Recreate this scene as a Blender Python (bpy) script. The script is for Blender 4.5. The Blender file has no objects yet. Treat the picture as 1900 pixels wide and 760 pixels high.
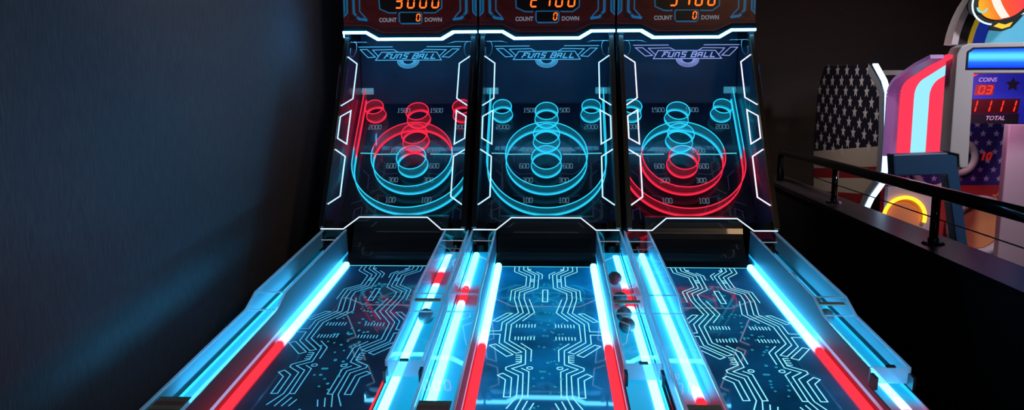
import bpy, bmesh, math, random
from mathutils import Vector, Matrix
random.seed(7)
S = bpy.context.scene
COL = S.collection
PI = math.pi
sin, cos = math.sin, math.cos

# ------------------------------------------------------------------ engraving outlines (metres, measured on the panels)
LANE = [[[-0.1659,0.0068],[-0.1646,0.0896],[-0.0986,0.1677],[-0.0989,0.3105],[-0.1668,0.3763],[-0.1674,0.5164]],[[-0.1421,0.0062],[-0.1426,0.0779],[-0.0778,0.1564],[-0.0791,0.3225],[-0.1483,0.3879],[-0.1468,0.4989],[-0.1213,0.6682],[-0.188,0.7832],[-0.1887,0.8755],[-0.2369,0.8787]],[[-0.1178,0.0057],[-0.1175,0.0603],[-0.0569,0.1423],[-0.0587,0.3307],[-0.1262,0.3994],[-0.1268,0.4927],[-0.0998,0.6676],[-0.1687,0.7952],[-0.167,0.9898],[-0.0925,1.0868],[-0.1151,1.0994],[-0.1883,1.0032],[-0.1894,0.9117],[-0.2343,0.913]],[[-0.0972,0.0052],[-0.0949,0.0598],[-0.0352,0.1418],[-0.0387,0.3426],[-0.1021,0.4142],[-0.1018,0.4898],[-0.0728,0.6668],[-0.147,0.8042],[-0.1484,0.9764],[-0.077,1.0702],[-0.075,1.1982],[-0.1256,1.2365],[-0.0812,1.2745],[-0.0782,1.4596],[-0.0997,1.5502]],[[-0.0488,0.0897],[-0.0175,0.1346],[-0.0188,0.2018]],[[-0.0769,0.4971],[-0.049,0.6641],[-0.0997,0.7639]],[[-0.2311,0.7646],[-0.1739,0.6747],[-0.1498,0.6772],[-0.2098,0.7738],[-0.2311,0.7646]],[[-0.2258,1.0253],[-0.2024,1.012],[-0.1264,1.1116],[-0.1507,1.1296],[-0.2258,1.0253]],[[-0.0989,1.0023],[-0.0543,1.0655],[-0.0543,1.1713]],[[-0.0932,1.1162],[-0.092,1.18],[-0.1488,1.2262],[-0.1477,1.2466],[-0.0981,1.2926],[-0.0985,1.4603],[-0.1305,1.5425]],[[-0.0895,1.2317],[-0.0597,1.2596],[-0.0588,1.459],[-0.0782,1.4596]],[[-0.1758,1.2929],[-0.1578,1.2754],[-0.1225,1.3121],[-0.1206,1.4598],[-0.1439,1.4605],[-0.1446,1.3285],[-0.1758,1.2929]],[[-0.0595,1.4866],[-0.0752,1.5494]],[[-0.0371,1.501],[-0.0507,1.5486]],[[-0.0766,0.2098],[-0.06,0.2094]],[[-0.0761,0.2295],[-0.0597,0.2291]],[[-0.0757,0.2463],[-0.0594,0.2459]],[[-0.116,1.1169],[-0.0949,1.1162]],[[-0.1152,1.1363],[-0.0942,1.1357]],[[-0.1144,1.1564],[-0.0935,1.1557]],[[-0.1136,1.1746],[-0.0928,1.174]],[[-0.1237,0.8036],[-0.1241,0.8385]],[[-0.11,0.8032],[-0.1105,0.8381]],[[-0.097,0.8028],[-0.0977,0.8378]],[[-0.0841,0.8025],[-0.0849,0.8374]],[[-0.07,0.8021],[-0.071,0.837]],[[-0.057,0.8017],[-0.0581,0.8367]],[[-0.0441,0.8013],[-0.0453,0.8363]],[[-0.1244,0.9365],[-0.1244,0.9697]],[[-0.1112,0.9362],[-0.1113,0.9693]],[[-0.098,0.9358],[-0.0983,0.9689]],[[-0.0852,0.9354],[-0.0856,0.9686]],[[-0.0717,0.935],[-0.0722,0.9682]],[[-0.0589,0.9347],[-0.0596,0.9678]],[[-0.045,0.9343],[-0.0458,0.9674]]]
LANE_RECT = [[-0.0137,0.3664],[0.0105,0.3658],[0.0098,0.5285],[-0.0134,0.5291],[-0.0137,0.3664]]
DOTS = [[-0.0087,0.2983],[0.0211,0.3001],[-0.0224,0.3298],[-0.0245,0.4146],[0.0196,0.4253],[-0.0347,0.488],[-0.0151,0.5677],[0.0352,0.5555],[0.0564,0.5384],[0.0011,0.6628],[0.0192,0.6675],[0.0356,0.6773],[0.0201,0.7626],[0.0405,0.791],[-0.0466,0.6897],[-0.0716,0.6853],[0.0189,0.763],[0.0133,0.8045],[-0.0031,0.8657],[0.0331,0.8919],[-0.0063,0.9243],[0.009,0.9257],[-0.0472,0.9299],[-0.0615,0.9303],[-0.0039,1.0395],[-0.0845,1.0501],[0.0116,1.1844],[-0.0091,1.2581],[0.0331,0.8919],[0.058,0.9092],[0.0741,0.9042],[-0.0039,1.0395],[0.0389,1.0587],[0.0527,1.042],[0.0635,1.0085],[0.0744,0.7885],[0.0116,1.1806],[0.0459,1.1945],[0.0645,1.2161],[-0.0011,1.2579],[-0.0155,1.2583],[-0.0087,1.3106],[0.0617,1.3187],[0.0378,1.3796]]

# ------------------------------------------------------------------ materials
def newmat(name):
    m = bpy.data.materials.new(name); m.use_nodes = True
    nt = m.node_tree; nt.nodes.clear()
    out = nt.nodes.new('ShaderNodeOutputMaterial')
    return m, nt, out

def plastic(name, col, rough=.5, metal=0., spec=.5, coat=0., noise=0., nscale=(40, 40, 40), bump=0., emit=None, es=0.):
    m, nt, out = newmat(name)
    b = nt.nodes.new('ShaderNodeBsdfPrincipled')
    b.inputs['Base Color'].default_value = (*col, 1)
    b.inputs['Roughness'].default_value = rough
    b.inputs['Metallic'].default_value = metal
    b.inputs['Specular IOR Level'].default_value = spec
    b.inputs['Coat Weight'].default_value = coat
    b.inputs['Coat Roughness'].default_value = .03
    if emit:
        b.inputs['Emission Color'].default_value = (*emit, 1)
        b.inputs['Emission Strength'].default_value = es
    if noise or bump:
        tc = nt.nodes.new('ShaderNodeTexCoord'); mp = nt.nodes.new('ShaderNodeMapping')
        mp.inputs['Scale'].default_value = nscale
        nz = nt.nodes.new('ShaderNodeTexNoise'); nz.inputs['Scale'].default_value = 1.; nz.inputs['Detail'].default_value = 4
        nt.links.new(tc.outputs['Object'], mp.inputs[0]); nt.links.new(mp.outputs[0], nz.inputs['Vector'])
        if noise:
            cr = nt.nodes.new('ShaderNodeValToRGB')
            cr.color_ramp.elements[0].position = .25; cr.color_ramp.elements[1].position = .75
            cr.color_ramp.elements[0].color = (*[c*(1-noise) for c in col], 1)
            cr.color_ramp.elements[1].color = (*[min(1, c*(1+noise)) for c in col], 1)
            nt.links.new(nz.outputs[0], cr.inputs[0]); nt.links.new(cr.outputs[0], b.inputs['Base Color'])
        if bump:
            bp = nt.nodes.new('ShaderNodeBump'); bp.inputs['Strength'].default_value = bump; bp.inputs['Distance'].default_value = .004
            nt.links.new(nz.outputs[0], bp.inputs['Height']); nt.links.new(bp.outputs[0], b.inputs['Normal'])
    nt.links.new(b.outputs[0], out.inputs[0])
    return m

def emis(name, col, st, sample=True):
    m, nt, out = newmat(name)
    e = nt.nodes.new('ShaderNodeEmission')
    e.inputs[0].default_value = (*col, 1); e.inputs[1].default_value = st
    nt.links.new(e.outputs[0], out.inputs[0])
    if not sample: m.cycles.emission_sampling = 'NONE'
    return m

def axis_value(nt, vec):
    tc = nt.nodes.new('ShaderNodeTexCoord'); dt = nt.nodes.new('ShaderNodeVectorMath'); dt.operation = 'DOT_PRODUCT'
    dt.inputs[1].default_value = vec
    nt.links.new(tc.outputs['Object'], dt.inputs[0])
    return dt.outputs['Value']

def ramp_colour(nt, value, lo, hi, stops, interp='LINEAR'):
    mr = nt.nodes.new('ShaderNodeMapRange')
    mr.inputs['From Min'].default_value = lo; mr.inputs['From Max'].default_value = hi
    nt.links.new(value, mr.inputs['Value'])
    cr = nt.nodes.new('ShaderNodeValToRGB'); cr.color_ramp.interpolation = interp
    el = cr.color_ramp.elements
    while len(el) > 1: el.remove(el[0])
    first = True
    for p, c in stops:
        p = (p-lo)/(hi-lo)
        if first: e = el[0]; e.position = p; first = False
        else: e = el.new(p)
        e.color = (*c, 1)
    nt.links.new(mr.outputs[0], cr.inputs[0])
    return cr.outputs[0]

def led(name, vec, lo, hi, stops, st, sample=True):
    """light whose diodes are set to different colours along one direction"""
    m, nt, out = newmat(name)
    e = nt.nodes.new('ShaderNodeEmission'); e.inputs[1].default_value = st
    nt.links.new(ramp_colour(nt, axis_value(nt, vec), lo, hi, stops), e.inputs[0])
    nt.links.new(e.outputs[0], out.inputs[0])
    if not sample: m.cycles.emission_sampling = 'NONE'
    return m

def clear(name, tint=(.93, .96, .97), ior=1.45, rough=.02, haze=0., hazecol=(.6, .8, .9), glow=None, glow_st=0.):
    m, nt, out = newmat(name)
    t = nt.nodes.new('ShaderNodeBsdfTransparent'); t.inputs[0].default_value = (*tint, 1)
    g = nt.nodes.new('ShaderNodeBsdfGlossy'); g.inputs['Roughness'].default_value = rough; g.inputs[0].default_value = (1, 1, 1, 1)
    f = nt.nodes.new('ShaderNodeFresnel'); f.inputs[0].default_value = ior
    mx = nt.nodes.new('ShaderNodeMixShader')
    base = t.outputs[0]
    if haze:
        d = nt.nodes.new('ShaderNodeBsdfDiffuse'); d.inputs[0].default_value = (*hazecol, 1)
        tr = nt.nodes.new('ShaderNodeBsdfTranslucent'); tr.inputs[0].default_value = (*hazecol, 1)
        a = nt.nodes.new('ShaderNodeMixShader'); a.inputs[0].default_value = .5
        nt.links.new(d.outputs[0], a.inputs[1]); nt.links.new(tr.outputs[0], a.inputs[2])
        mh = nt.nodes.new('ShaderNodeMixShader'); mh.inputs[0].default_value = haze
        nt.links.new(t.outputs[0], mh.inputs[1]); nt.links.new(a.outputs[0], mh.inputs[2])
        base = mh.outputs[0]
    ge = nt.nodes.new('ShaderNodeNewGeometry'); iv = nt.nodes.new('ShaderNodeMath'); iv.operation = 'SUBTRACT'; iv.inputs[0].default_value = 1.
    ml = nt.nodes.new('ShaderNodeMath'); ml.operation = 'MULTIPLY'
    nt.links.new(ge.outputs['Backfacing'], iv.inputs[1]); nt.links.new(iv.outputs[0], ml.inputs[0]); nt.links.new(f.outputs[0], ml.inputs[1])
    nt.links.new(ml.outputs[0], mx.inputs[0]); nt.links.new(base, mx.inputs[1]); nt.links.new(g.outputs[0], mx.inputs[2])
    res = mx.outputs[0]
    if glow is not None:
        e = nt.nodes.new('ShaderNodeEmission'); e.inputs[1].default_value = glow_st
        if isinstance(glow, tuple) and len(glow) == 3 and not isinstance(glow[0], (tuple, list)): e.inputs[0].default_value = (*glow, 1)
        else:
            vec, lo, hi, stops = glow
            nt.links.new(ramp_colour(nt, axis_value(nt, vec), lo, hi, stops), e.inputs[0])
        ad = nt.nodes.new('ShaderNodeAddShader')
        nt.links.new(res, ad.inputs[0]); nt.links.new(e.outputs[0], ad.inputs[1]); res = ad.outputs[0]
        m.cycles.emission_sampling = 'NONE'
    nt.links.new(res, out.inputs[0])
    return m

CY = (.045, .50, 1.0)
RD = (.15, .0022, .0038)
BR = (.62, .9, 1.0)

# ------------------------------------------------------------------ mesh helpers
def quad(bm, pts):
    return bm.faces.new([bm.verts.new(p) for p in pts])

def hexa(bm, a, b):
    """solid between two equally long loops a and b"""
    va = [bm.verts.new(p) for p in a]; vb = [bm.verts.new(p) for p in b]
    n = len(va)
    bm.faces.new(va[::-1]); bm.faces.new(vb)
    for i in range(n):
        j = (i+1) % n
        bm.faces.new((va[i], va[j], vb[j], vb[i]))

def box(bm, x0, x1, y0, y1, z0, z1):
    a = [(x0, y0, z0), (x1, y0, z0), (x1, y1, z0), (x0, y1, z0)]
    hexa(bm, a, [(x, y, z1) for x, y, z in a])

def obox(bm, o, ex, ey, ez, x0, x1, y0, y1, z0, z1):
    f = lambda x, y, z: tuple(Vector(o)+Vector(ex)*x+Vector(ey)*y+Vector(ez)*z)
    a = [(x0, y0), (x1, y0), (x1, y1), (x0, y1)]
    hexa(bm, [f(x, y, z0) for x, y in a], [f(x, y, z1) for x, y in a])

def prism(bm, pts, fn, a, b):
    hexa(bm, [fn(p, a) for p in pts], [fn(p, b) for p in pts])

def ribbon(bm, pts, w, fn, h0, h1):
    """mitred stripe of width w along 2D points; fn(u, v, h) -> 3D"""
    pts = [Vector(p) for p in pts]
    closed = len(pts) > 3 and (pts[0]-pts[-1]).length < 1e-6
    if closed: pts = pts[:-1]
    n = len(pts); L = []; Rr = []
    for i in range(n):
        p = pts[i]
        if closed or 0 < i < n-1:
            d0 = (p-pts[i-1]).normalized(); d1 = (pts[(i+1) % n]-p).normalized()
        else:
            d0 = d1 = ((pts[1]-pts[0]) if i == 0 else (pts[-1]-pts[-2])).normalized()
        n0 = Vector((-d0.y, d0.x)); n1 = Vector((-d1.y, d1.x)); m = (n0+n1)
        if m.length < 1e-4: m = n0
        m.normalize(); k = w/2/max(.35, m.dot(n0))
        L.append(p+m*k); Rr.append(p-m*k)
    m = n if closed else n-1
    for i in range(m):
        j = (i+1) % n
        q = [L[i], L[j], Rr[j], Rr[i]]
        hexa(bm, [fn(v.x, v.y, h0) for v in q], [fn(v.x, v.y, h1) for v in q])

def tube(bm, pts, r, seg=8, closed=False):
    pts = [Vector(p) for p in pts]; n = len(pts); rings = []
    up = Vector((0, 0, 1)); prev = None
    for i in range(n):
        if closed: d = (pts[(i+1) % n]-pts[i-1]).normalized()
        else: d = (pts[min(i+1, n-1)]-pts[max(i-1, 0)]).normalized()
        if prev is None:
            a = d.cross(up)
            if a.length < .05: a = d.cross(Vector((1, 0, 0)))
        else: a = prev-d*prev.dot(d)
        a.normalize(); prev = a; b = d.cross(a)
        rings.append([bm.verts.new(pts[i]+(a*cos(2*PI*k/seg)+b*sin(2*PI*k/seg))*r) for k in range(seg)])
    for i in range(n if closed else n-1):
        A, B = rings[i], rings[(i+1) % n]
        for k in range(seg): bm.faces.new((A[k], A[(k+1) % seg], B[(k+1) % seg], B[k]))
    if not closed:
        bm.faces.new(rings[0][::-1]); bm.faces.new(rings[-1])

def new(name, bm, mat, parent=None, smooth=False, bevel=0., shift=None):
    bmesh.ops.recalc_face_normals(bm, faces=bm.faces)
    if shift: bmesh.ops.translate(bm, verts=bm.verts, vec=shift)
    if bevel: bmesh.ops.bevel(bm, geom=list(bm.edges), offset=bevel, segments=2, affect='EDGES', profile=.5)
    me = bpy.data.meshes.new(name); bm.to_mesh(me); bm.free()
    if smooth:
        for p in me.polygons: p.use_smooth = True
    o = bpy.data.objects.new(name, me); COL.objects.link(o)
    if mat: me.materials.append(mat)
    if parent: o.parent = parent
    return o

def BM(): return bmesh.new()

def thing(name, label, cat, loc=(0, 0, 0), group=None):
    o = bpy.data.objects.new(name, None); COL.objects.link(o)
    o.location = loc; o.empty_display_size = .1
    o['label'] = label; o['category'] = cat
    if group: o['group'] = group
    return o

def structure(name, bm, mat, label=None, cat=None):
    o = new(name, bm, mat); o['kind'] = 'structure'
    o['label'] = label or name; o['category'] = cat or 'wall'
    return o

def text_mesh(bm, txt, size, fn, h, bold=0., shear=0., ax='CENTER', sx=1.):
    """flat lettering laid on a surface; fn(u, v, h) -> 3D"""
    cu = bpy.data.curves.new('lettering', 'FONT'); cu.body = txt; cu.size = size; cu.align_x = ax
    cu.offset = bold; cu.shear = shear; cu.extrude = .0006; cu.resolution_u = 3
    ob = bpy.data.objects.new('lettering', cu); COL.objects.link(ob)
    bpy.context.view_layer.update()
    me = bpy.data.meshes.new_from_object(ob.evaluated_get(bpy.context.evaluated_depsgraph_get()))
    vs = [bm.verts.new(fn(v.co.x*sx, v.co.y, h+v.co.z)) for v in me.vertices]
    for p in me.polygons:
        try: bm.faces.new([vs[i] for i in p.vertices])
        except ValueError: pass
    bpy.data.objects.remove(ob); bpy.data.curves.remove(cu); bpy.data.meshes.remove(me)

GLYPH = {  # chamfered stroke characters in a 0.62 x 1 box
 '0': [[(.12, 0), (.5, 0), (.62, .12), (.62, .88), (.5, 1), (.12, 1), (0, .88), (0, .12), (.12, 0)]],
 '1': [[(.1, .88), (.31, 1), (.31, 0)], [(.05, 0), (.57, 0)]],
 '2': [[(0, .85), (.12, 1), (.5, 1), (.62, .88), (.62, .58), (.5, .48), (.1, .46), (0, .36), (0, 0), (.62, 0)]],
 '3': [[(0, 1), (.5, 1), (.62, .88), (.62, .6), (.5, .5), (.15, .5)], [(.5, .5), (.62, .4), (.62, .12), (.5, 0), (0, 0)]],
 '5': [[(.62, 1), (0, 1), (0, .56), (.5, .56), (.62, .44), (.62, .12), (.5, 0), (0, 0)]],
 '6': [[(.6, 1), (.12, 1), (0, .88), (0, .12), (.12, 0), (.5, 0), (.62, .12), (.62, .42), (.5, .53), (0, .53)]],
}
def glyph_text(bm, txt, x0, y0, w, h, stroke, fn, h0, h1):
    adv = w/len(txt); gw = adv*.74
    for i, c in enumerate(txt):
        for pl in GLYPH[c]:
            ribbon(bm, [(x0+i*adv+px/.62*gw, y0+py*h) for px, py in pl], stroke, fn, h0, h1)

SEG = {'a': ((0, 1), (1, 1)), 'b': ((1, 1), (1, .5)), 'c': ((1, .5), (1, 0)), 'd': ((0, 0), (1, 0)), 'e': ((0, .5), (0, 0)), 'f': ((0, 1), (0, .5)), 'g': ((0, .5), (1, .5))}
DIG = {'0': 'abcdef', '1': 'bc', '2': 'abged', '3': 'abgcd', '7': 'abc'}
def seg_digit(bm, ch, x, z, w, h, t, fn, h0, h1, slant=.1):
    for s in DIG[ch]:
        (ax, ay), (bx, by) = SEG[s]
        p = Vector((ax*w, ay*h)); q = Vector((bx*w, by*h)); d = (q-p).normalized()*t*.62; p += d; q -= d
        sh = lambda v: (x+v.x+slant*v.y, z+v.y)
        nrm = Vector((-d.y, d.x)).normalized()*t/2; e = (q-p).normalized()*t/2
        loop = [p-e, p+nrm, q+nrm, q+e, q-nrm, p-nrm]
        hexa(bm, [fn(*sh(v), h0) for v in loop], [fn(*sh(v), h1) for v in loop])

def star_pts(cx, cy, r, k=.42):
    return [(cx+(r if i % 2 == 0 else r*k)*sin(PI*i/5), cy+(r if i % 2 == 0 else r*k)*cos(PI*i/5)) for i in range(10)]

# ------------------------------------------------------------------ alley machines
P = .83
YB = 3.9                                       # root of each machine on the floor
LY, LZ, LA = 3.98109, .68745, .10013           # far end of lane, slope
GY, GZ, GT = 4.02357, .94696, .56625           # front glass
BY, BZ, BT = 4.71488, 1.2308, .735             # target board

def lanep(x, t, h=0.):      # lane coordinates -> machine coordinates
    return (x, LY-t*cos(LA)-h*sin(LA)-YB, LZ-t*sin(LA)+h*cos(LA))
def glassp(x, s, h=0.):
    return (x, GY+s*sin(GT)-h*cos(GT)-YB, GZ+s*cos(GT)+h*sin(GT))
def boardp(x, s, h=0.):
    return (x, BY+s*sin(BT)-h*cos(BT)-YB, BZ+s*cos(BT)+h*sin(BT))
HY = 4.66
def headp(x, z, h=0.):
    return (x, HY-h-YB, z)
EB = (0, sin(BT), cos(BT))
SB0 = (BY-YB)*sin(BT)+BZ*cos(BT)               # value of EB . p at board centre

M = {}
M['black'] = plastic('black_laminate', (.006, .006, .007), .45, noise=.3)
M['post'] = plastic('black_powder_coat', (.012, .011, .011), .42)
M['postb'] = plastic('brown_post', (.085, .05, .024), .45, noise=.2, nscale=(60, 20, 20))  # browner tone for the posts on chosen sides
M['inner'] = plastic('navy_print', (.035, .02, .06), .3, coat=.3)
M['board'] = plastic('navy_board', (.008, .014, .035), .25, coat=.4, noise=.6, nscale=(9, 9, 9))
M['back'] = plastic('back_navy', (.015, .035, .075), .5, noise=.3, nscale=(6, 6, 6))
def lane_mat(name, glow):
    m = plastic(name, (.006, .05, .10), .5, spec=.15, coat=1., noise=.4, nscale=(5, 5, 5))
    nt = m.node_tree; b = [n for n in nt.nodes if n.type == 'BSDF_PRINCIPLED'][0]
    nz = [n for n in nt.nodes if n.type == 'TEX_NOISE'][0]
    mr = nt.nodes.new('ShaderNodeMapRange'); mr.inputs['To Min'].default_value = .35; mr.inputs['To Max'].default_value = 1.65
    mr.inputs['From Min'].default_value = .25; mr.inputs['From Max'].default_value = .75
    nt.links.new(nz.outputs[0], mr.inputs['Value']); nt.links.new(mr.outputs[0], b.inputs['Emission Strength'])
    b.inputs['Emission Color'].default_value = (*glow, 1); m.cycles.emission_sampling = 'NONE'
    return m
M['ramp'] = plastic('ramp_metal', (.012, .011, .011), .3, metal=.3, coat=.3)
M['floorwhite'] = plastic('channel_white', (.32, .42, .48), .35)
M['wallin'] = plastic('channel_wall', (.11, .15, .18), .5)
M['acry'] = clear('clear_acrylic', (.95, .97, .98), 1.45, .02)
M['frost'] = clear('frosted_edge', (.9, .94, .97), 1.5, .15, haze=.6, hazecol=(.45, .55, .62), glow=(.3, .55, .8), glow_st=.10)  # faint glow stands for strip light scattered in the acrylic
M['hazy'] = clear('hazy_acrylic', (.9, .95, .97), 1.02, .2, haze=.75, hazecol=(.7, .78, .8))
M['glass'] = clear('front_glass', (.96, .97, .98), 1.5, .015)
M['white'] = plastic('pale_plastic_glow', (.55, .58, .6), .4, emit=(.06, .42, .55), es=.4)  # cyan light falling on the brackets is put in as emission
M['metal'] = plastic('tan_bar', (.80, .56, .34), .4)
M['trace'] = emis('edge_lit_engraving', (.28, .85, 1.), 1.25, False)
M['trace_dim'] = emis('edge_lit_engraving_dim', (.08, .47, .78), 1., False)
M['dot'] = emis('engraved_dot', (.02, .33, .50), .8, False)
M['line'] = emis('lane_end_edge', (.1, .8, 1.), 1.2, False)
M['header_red'] = plastic('header_red_print', (.085, .007, .007), .3, coat=.5, emit=(.9, .04, .04), es=.012)
M['header_cyan'] = plastic('header_blue_print', (.02, .16, .28), .35, emit=(.02, .30, .60), es=.16)
M['header_dark'] = plastic('header_dark_print', (.012, .006, .006), .3, coat=.4)
M['header_grey'] = plastic('header_grey_print', (.3, .27, .27), .4, emit=(.7, .65, .65), es=.16)
M['digit'] = emis('score_led', (1., .11, .012), 2.4, False)
M['bar'] = emis('header_tube', (.09, .52, 1.), 15.)
M['lens'] = emis('added_wall_glow_light', (.10, .45, 1.), 48.)  # strong emitter added only to light the left wall
M['lip'] = plastic('blue_lip', (.012, .03, .04), .5, spec=.1)
M['reflection'] = emis('painted_reflection', (.12, .75, .95), .9, False)  # emission standing in for a reflection in the front glass
M['num'] = plastic('number_print', (.25, .32, .38), .4, emit=(.22, .42, .52), es=.22)
M['bart'] = plastic('board_line_print', (.05, .05, .12), .4, emit=(.12, .12, .4), es=.12)
M['ball'] = plastic('ball', (.24, .22, .22), .35, noise=.3, coat=.2)
M['sticker'] = plastic('sticker_green', (.35, .62, .50), .5)
M['sticker2'] = plastic('sticker_brown', (.42, .22, .20), .5)
M['cable'] = plastic('cable', (.2, .35, .4), .4)

def led_lane(name, stops, st): return led(name, (0, 1, 0), -2.4, .6, [(y-YB, c) for y, c in stops], st)

# profile of a channel cover above the lane plane: (t, height)
PROF = [(-.11, .163), (.885, .163), (1.0, .128), (1.458, .124)]

def build_machine(idx, label, score, cfg):
    root = thing('alley_roller_machine', label, 'arcade machine', (idx*P, YB, 0), 'row of three alley roller machines')
    # --- cabinet side panels
    for sg in (-1, 1):
        bm = BM()
        prof = [(4.06, .0), (4.06, .855), (4.765, 1.955), (4.79, 2.6), (5.35, 2.6), (5.35, 0)]
        a, b = sorted((sg*.4005, sg*.4085))
        prism(bm, prof, lambda p, x: (x, p[0]-YB, p[1]), a, b)
        o = new('side_panel', bm, M['black'], root)
        # printed inner lining with line art, seen through the glass
        bm = BM()
        a, b = sorted((sg*.398, sg*.4004))
        prism(bm, [(4.03, .9), (4.64, 1.9), (5.0, 1.9), (5.0, 1.52), (4.36, .83)], lambda p, x: (x, p[0]-YB, p[1]), a, b)
        new('side_lining', bm, cfg['lining'], o)
        bm = BM()
        fn = lambda u, v, h: (sg*(.3975-h), u-YB, v)
        for k in range(5):
            d = .035*k
            ribbon(bm, [(4.18+d, 1.0+d*.2), (4.30+d, 1.18+d*.4), (4.36+d, 1.40), (4.50+d, 1.52), (4.60+d*.6, 1.78)], .006, fn, 0, .0012)
        ribbon(bm, [(4.42, 1.5), (4.52, 1.62), (4.50, 1.78), (4.40, 1.6), (4.42, 1.5)], .006, fn, 0, .0012)
        new('lining_art', bm, cfg['lining_art'], o)
    # --- lower body carrying lane
    bm = BM()
    prism(bm, [lanep(0, -.35, -.06)[1:], lanep(0, 2.25, -.06)[1:], (1.72-YB, .12), (1.8-YB, 0), (4.3-YB, 0)], lambda p, x: (x, p[0], p[1]), -.4, .4)
    new('lower_body', bm, M['black'], root)
    # --- lane
    bm = BM()
    obox(bm, lanep(0, 0), (1, 0, 0), Vector(lanep(0, 1))-Vector(lanep(0, 0)), (0, -sin(LA), cos(LA)), -.2365, .2365, 0, 2.2, -.014, 0)
    lane = new('lane_panel', bm, cfg['lane'], root)
    bm = BM()
    for pl in LANE:
        for sg in (1, -1):
            w = .0042 if len(pl) > 2 else .0042
            ribbon(bm, [(p[0]*sg, p[1]) for p in pl], w, lanep, .0002, .0008)
    ribbon(bm, LANE_RECT, .005, lanep, .0002, .0008)
    for sg in (1, -1):
        ribbon(bm, [(sg*.0572+.011*cos(a*PI/6), 1.2293+.011*sin(a*PI/6)) for a in range(13)], .004, lanep, .0002, .0008)
        ribbon(bm, [(sg*.085+.007*cos(a*PI/4), .055+.008*sin(a*PI/4)) for a in range(9)], .003, lanep, .0002, .0008)
    new('circuit_engraving', bm, cfg['trace'], lane)
    bm = BM()
    for x, t in DOTS:
        prism(bm, [(x+.0068*cos(a*PI/4), t+.0078*sin(a*PI/4)) for a in range(8)], lambda p, h: lanep(p[0], p[1], h), .0002, .0008)
    for i in range(30):
        x, t = random.gauss(0, .04), random.uniform(.2, 1.6)
        prism(bm, [(x+.005*cos(a*PI/4), t+.006*sin(a*PI/4)) for a in range(8)], lambda p, h: lanep(p[0], p[1], h), .0002, .0008)
    new('engraved_dots', bm, M['dot'], lane)
    bm = BM(); ribbon(bm, [(-.236, .004), (.236, .004)], .005, lanep, .0003, .001)
    new('edge_line', bm, M['line'], lane)
    for sg in (-1, 1):
        bm = BM()
        x0, x1 = sorted((sg*.2385, sg*.2705))
        xm = (x0+x1)/2; sec = [(x0, -.01), (x1, -.01), (x1, .010), (xm+.008, .019), (xm-.008, .019), (x0, .010)]
        hexa(bm, [lanep(x, 0, h) for x, h in sec], [lanep(x, 2.2, h) for x, h in sec])
        o = new('lane_light', bm, cfg['lane_light'], root)
        if True:
            o['label'] = 'cyan and red light strip along the lane edge'
    # --- curved black ramp behind the lane
    bm = BM()
    prof = []
    for i in range(13):
        a = PI/2*i/12
        prof.append((3.99+.25*sin(a), .683+.235*(1-cos(a))))
    loop = prof+[(4.30, .918), (4.30, .60), (3.99, .62)]
    prism(bm, loop, lambda p, x: (x, p[0]-YB, p[1]), -.272, .272)
    new('ramp', bm, M['ramp'], root, smooth=False)
    # --- ball channels left and right
    ez = Vector((0, -sin(LA), cos(LA))); ey = Vector(lanep(0, 1))-Vector(lanep(0, 0))
    for sg in (-1, 1):
        tend = 1.458 if sg == 1 else 2.12
        prof = PROF[:3]+[(tend, .124)]
        lowend = 2.2
        bm = BM()
        x0, x1 = sorted((sg*.2725, sg*.4085))
        obox(bm, lanep(0, 0), (1, 0, 0), ey, ez, x0, x1, -.11, lowend, .03, .045)
        ch = new('ball_channel', bm, cfg['left' if sg < 0 else 'right'][1], root)
        # inner wall
        bm = BM()
        lo = [(-.11, -.02)]+prof
        if sg == 1: lo = lo+[(tend+.01, .066), (lowend, .066), (lowend, -.02)]
        else: lo = lo+[(tend, -.02)]
        x0, x1 = sorted((sg*.2727, sg*.2777))
        prism(bm, lo, lambda p, x: lanep(x, p[0], p[1]), x0, x1)
        new('inner_wall', bm, M['wallin'], ch)
        bm = BM()
        x0, x1 = sorted((sg*.4045, sg*.4085))
        up = [(-.11, .0785)]+prof+[(tend, .0785)]
        prism(bm, up, lambda p, x: lanep(x, p[0], p[1]), x0, x1)
        new('outer_wall', bm, M['hazy'], ch)
        bm = BM()
        prism(bm, [(-.11, .0610), (-.11, .0780), (tend, .0780), (tend, .0610)], lambda p, x: lanep(x, p[0], p[1]), x0, x1)
        new('clear_strip', bm, M['acry'], ch)
        bm = BM()
        prism(bm, [(-.11, -.06), (-.11, .0600), (lowend, .0600), (lowend, -.06)], lambda p, x: lanep(x, p[0], p[1]), x0, x1)
        new('outer_skirt', bm, M['black'], ch)
        bm = BM(); xa, xb = sorted((sg*.4020, sg*.4044))  # plate added so the skirt's inner side looks lit, by its own glow
        prism(bm, [(-.11, .0452), (-.11, .0590), (lowend, .0590), (lowend, .0452)], lambda p, x: lanep(x, p[0], p[1]), xa, xb)
        new('added_glow_plate', bm, cfg['left' if sg < 0 else 'right'][1], ch)
        bm = BM()
        te = lowend if sg == 1 else 1.62
        xc = sg*cfg['ch_x'][0 if sg < 0 else 1]
        tp = .0505 if sg == 1 else .062
        sec = [(xc-.016, .0452), (xc+.016, .0452), (xc+.016, (tp+.0452)/2), (xc+.009, tp), (xc-.009, tp), (xc-.016, (tp+.0452)/2)]
        hexa(bm, [lanep(x, cfg['ch_start'][0 if sg < 0 else 1], h) for x, h in sec], [lanep(x, te, h) for x, h in sec])
        new('channel_light', bm, cfg['left' if sg < 0 else 'right'][0], ch)
        # cover: clear plate with frosted rails, ribs
        bm = BM()
        x0, x1 = sorted((sg*.2725, sg*.4085))
        top = [(t, h+.004) for t, h in prof]; bot = [(t, h+.0) for t, h in prof][::-1]
        prism(bm, top+bot, lambda p, x: lanep(x, p[0], p[1]), x0, x1)
        cov = new('channel_cover', bm, M['acry'], root)
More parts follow.
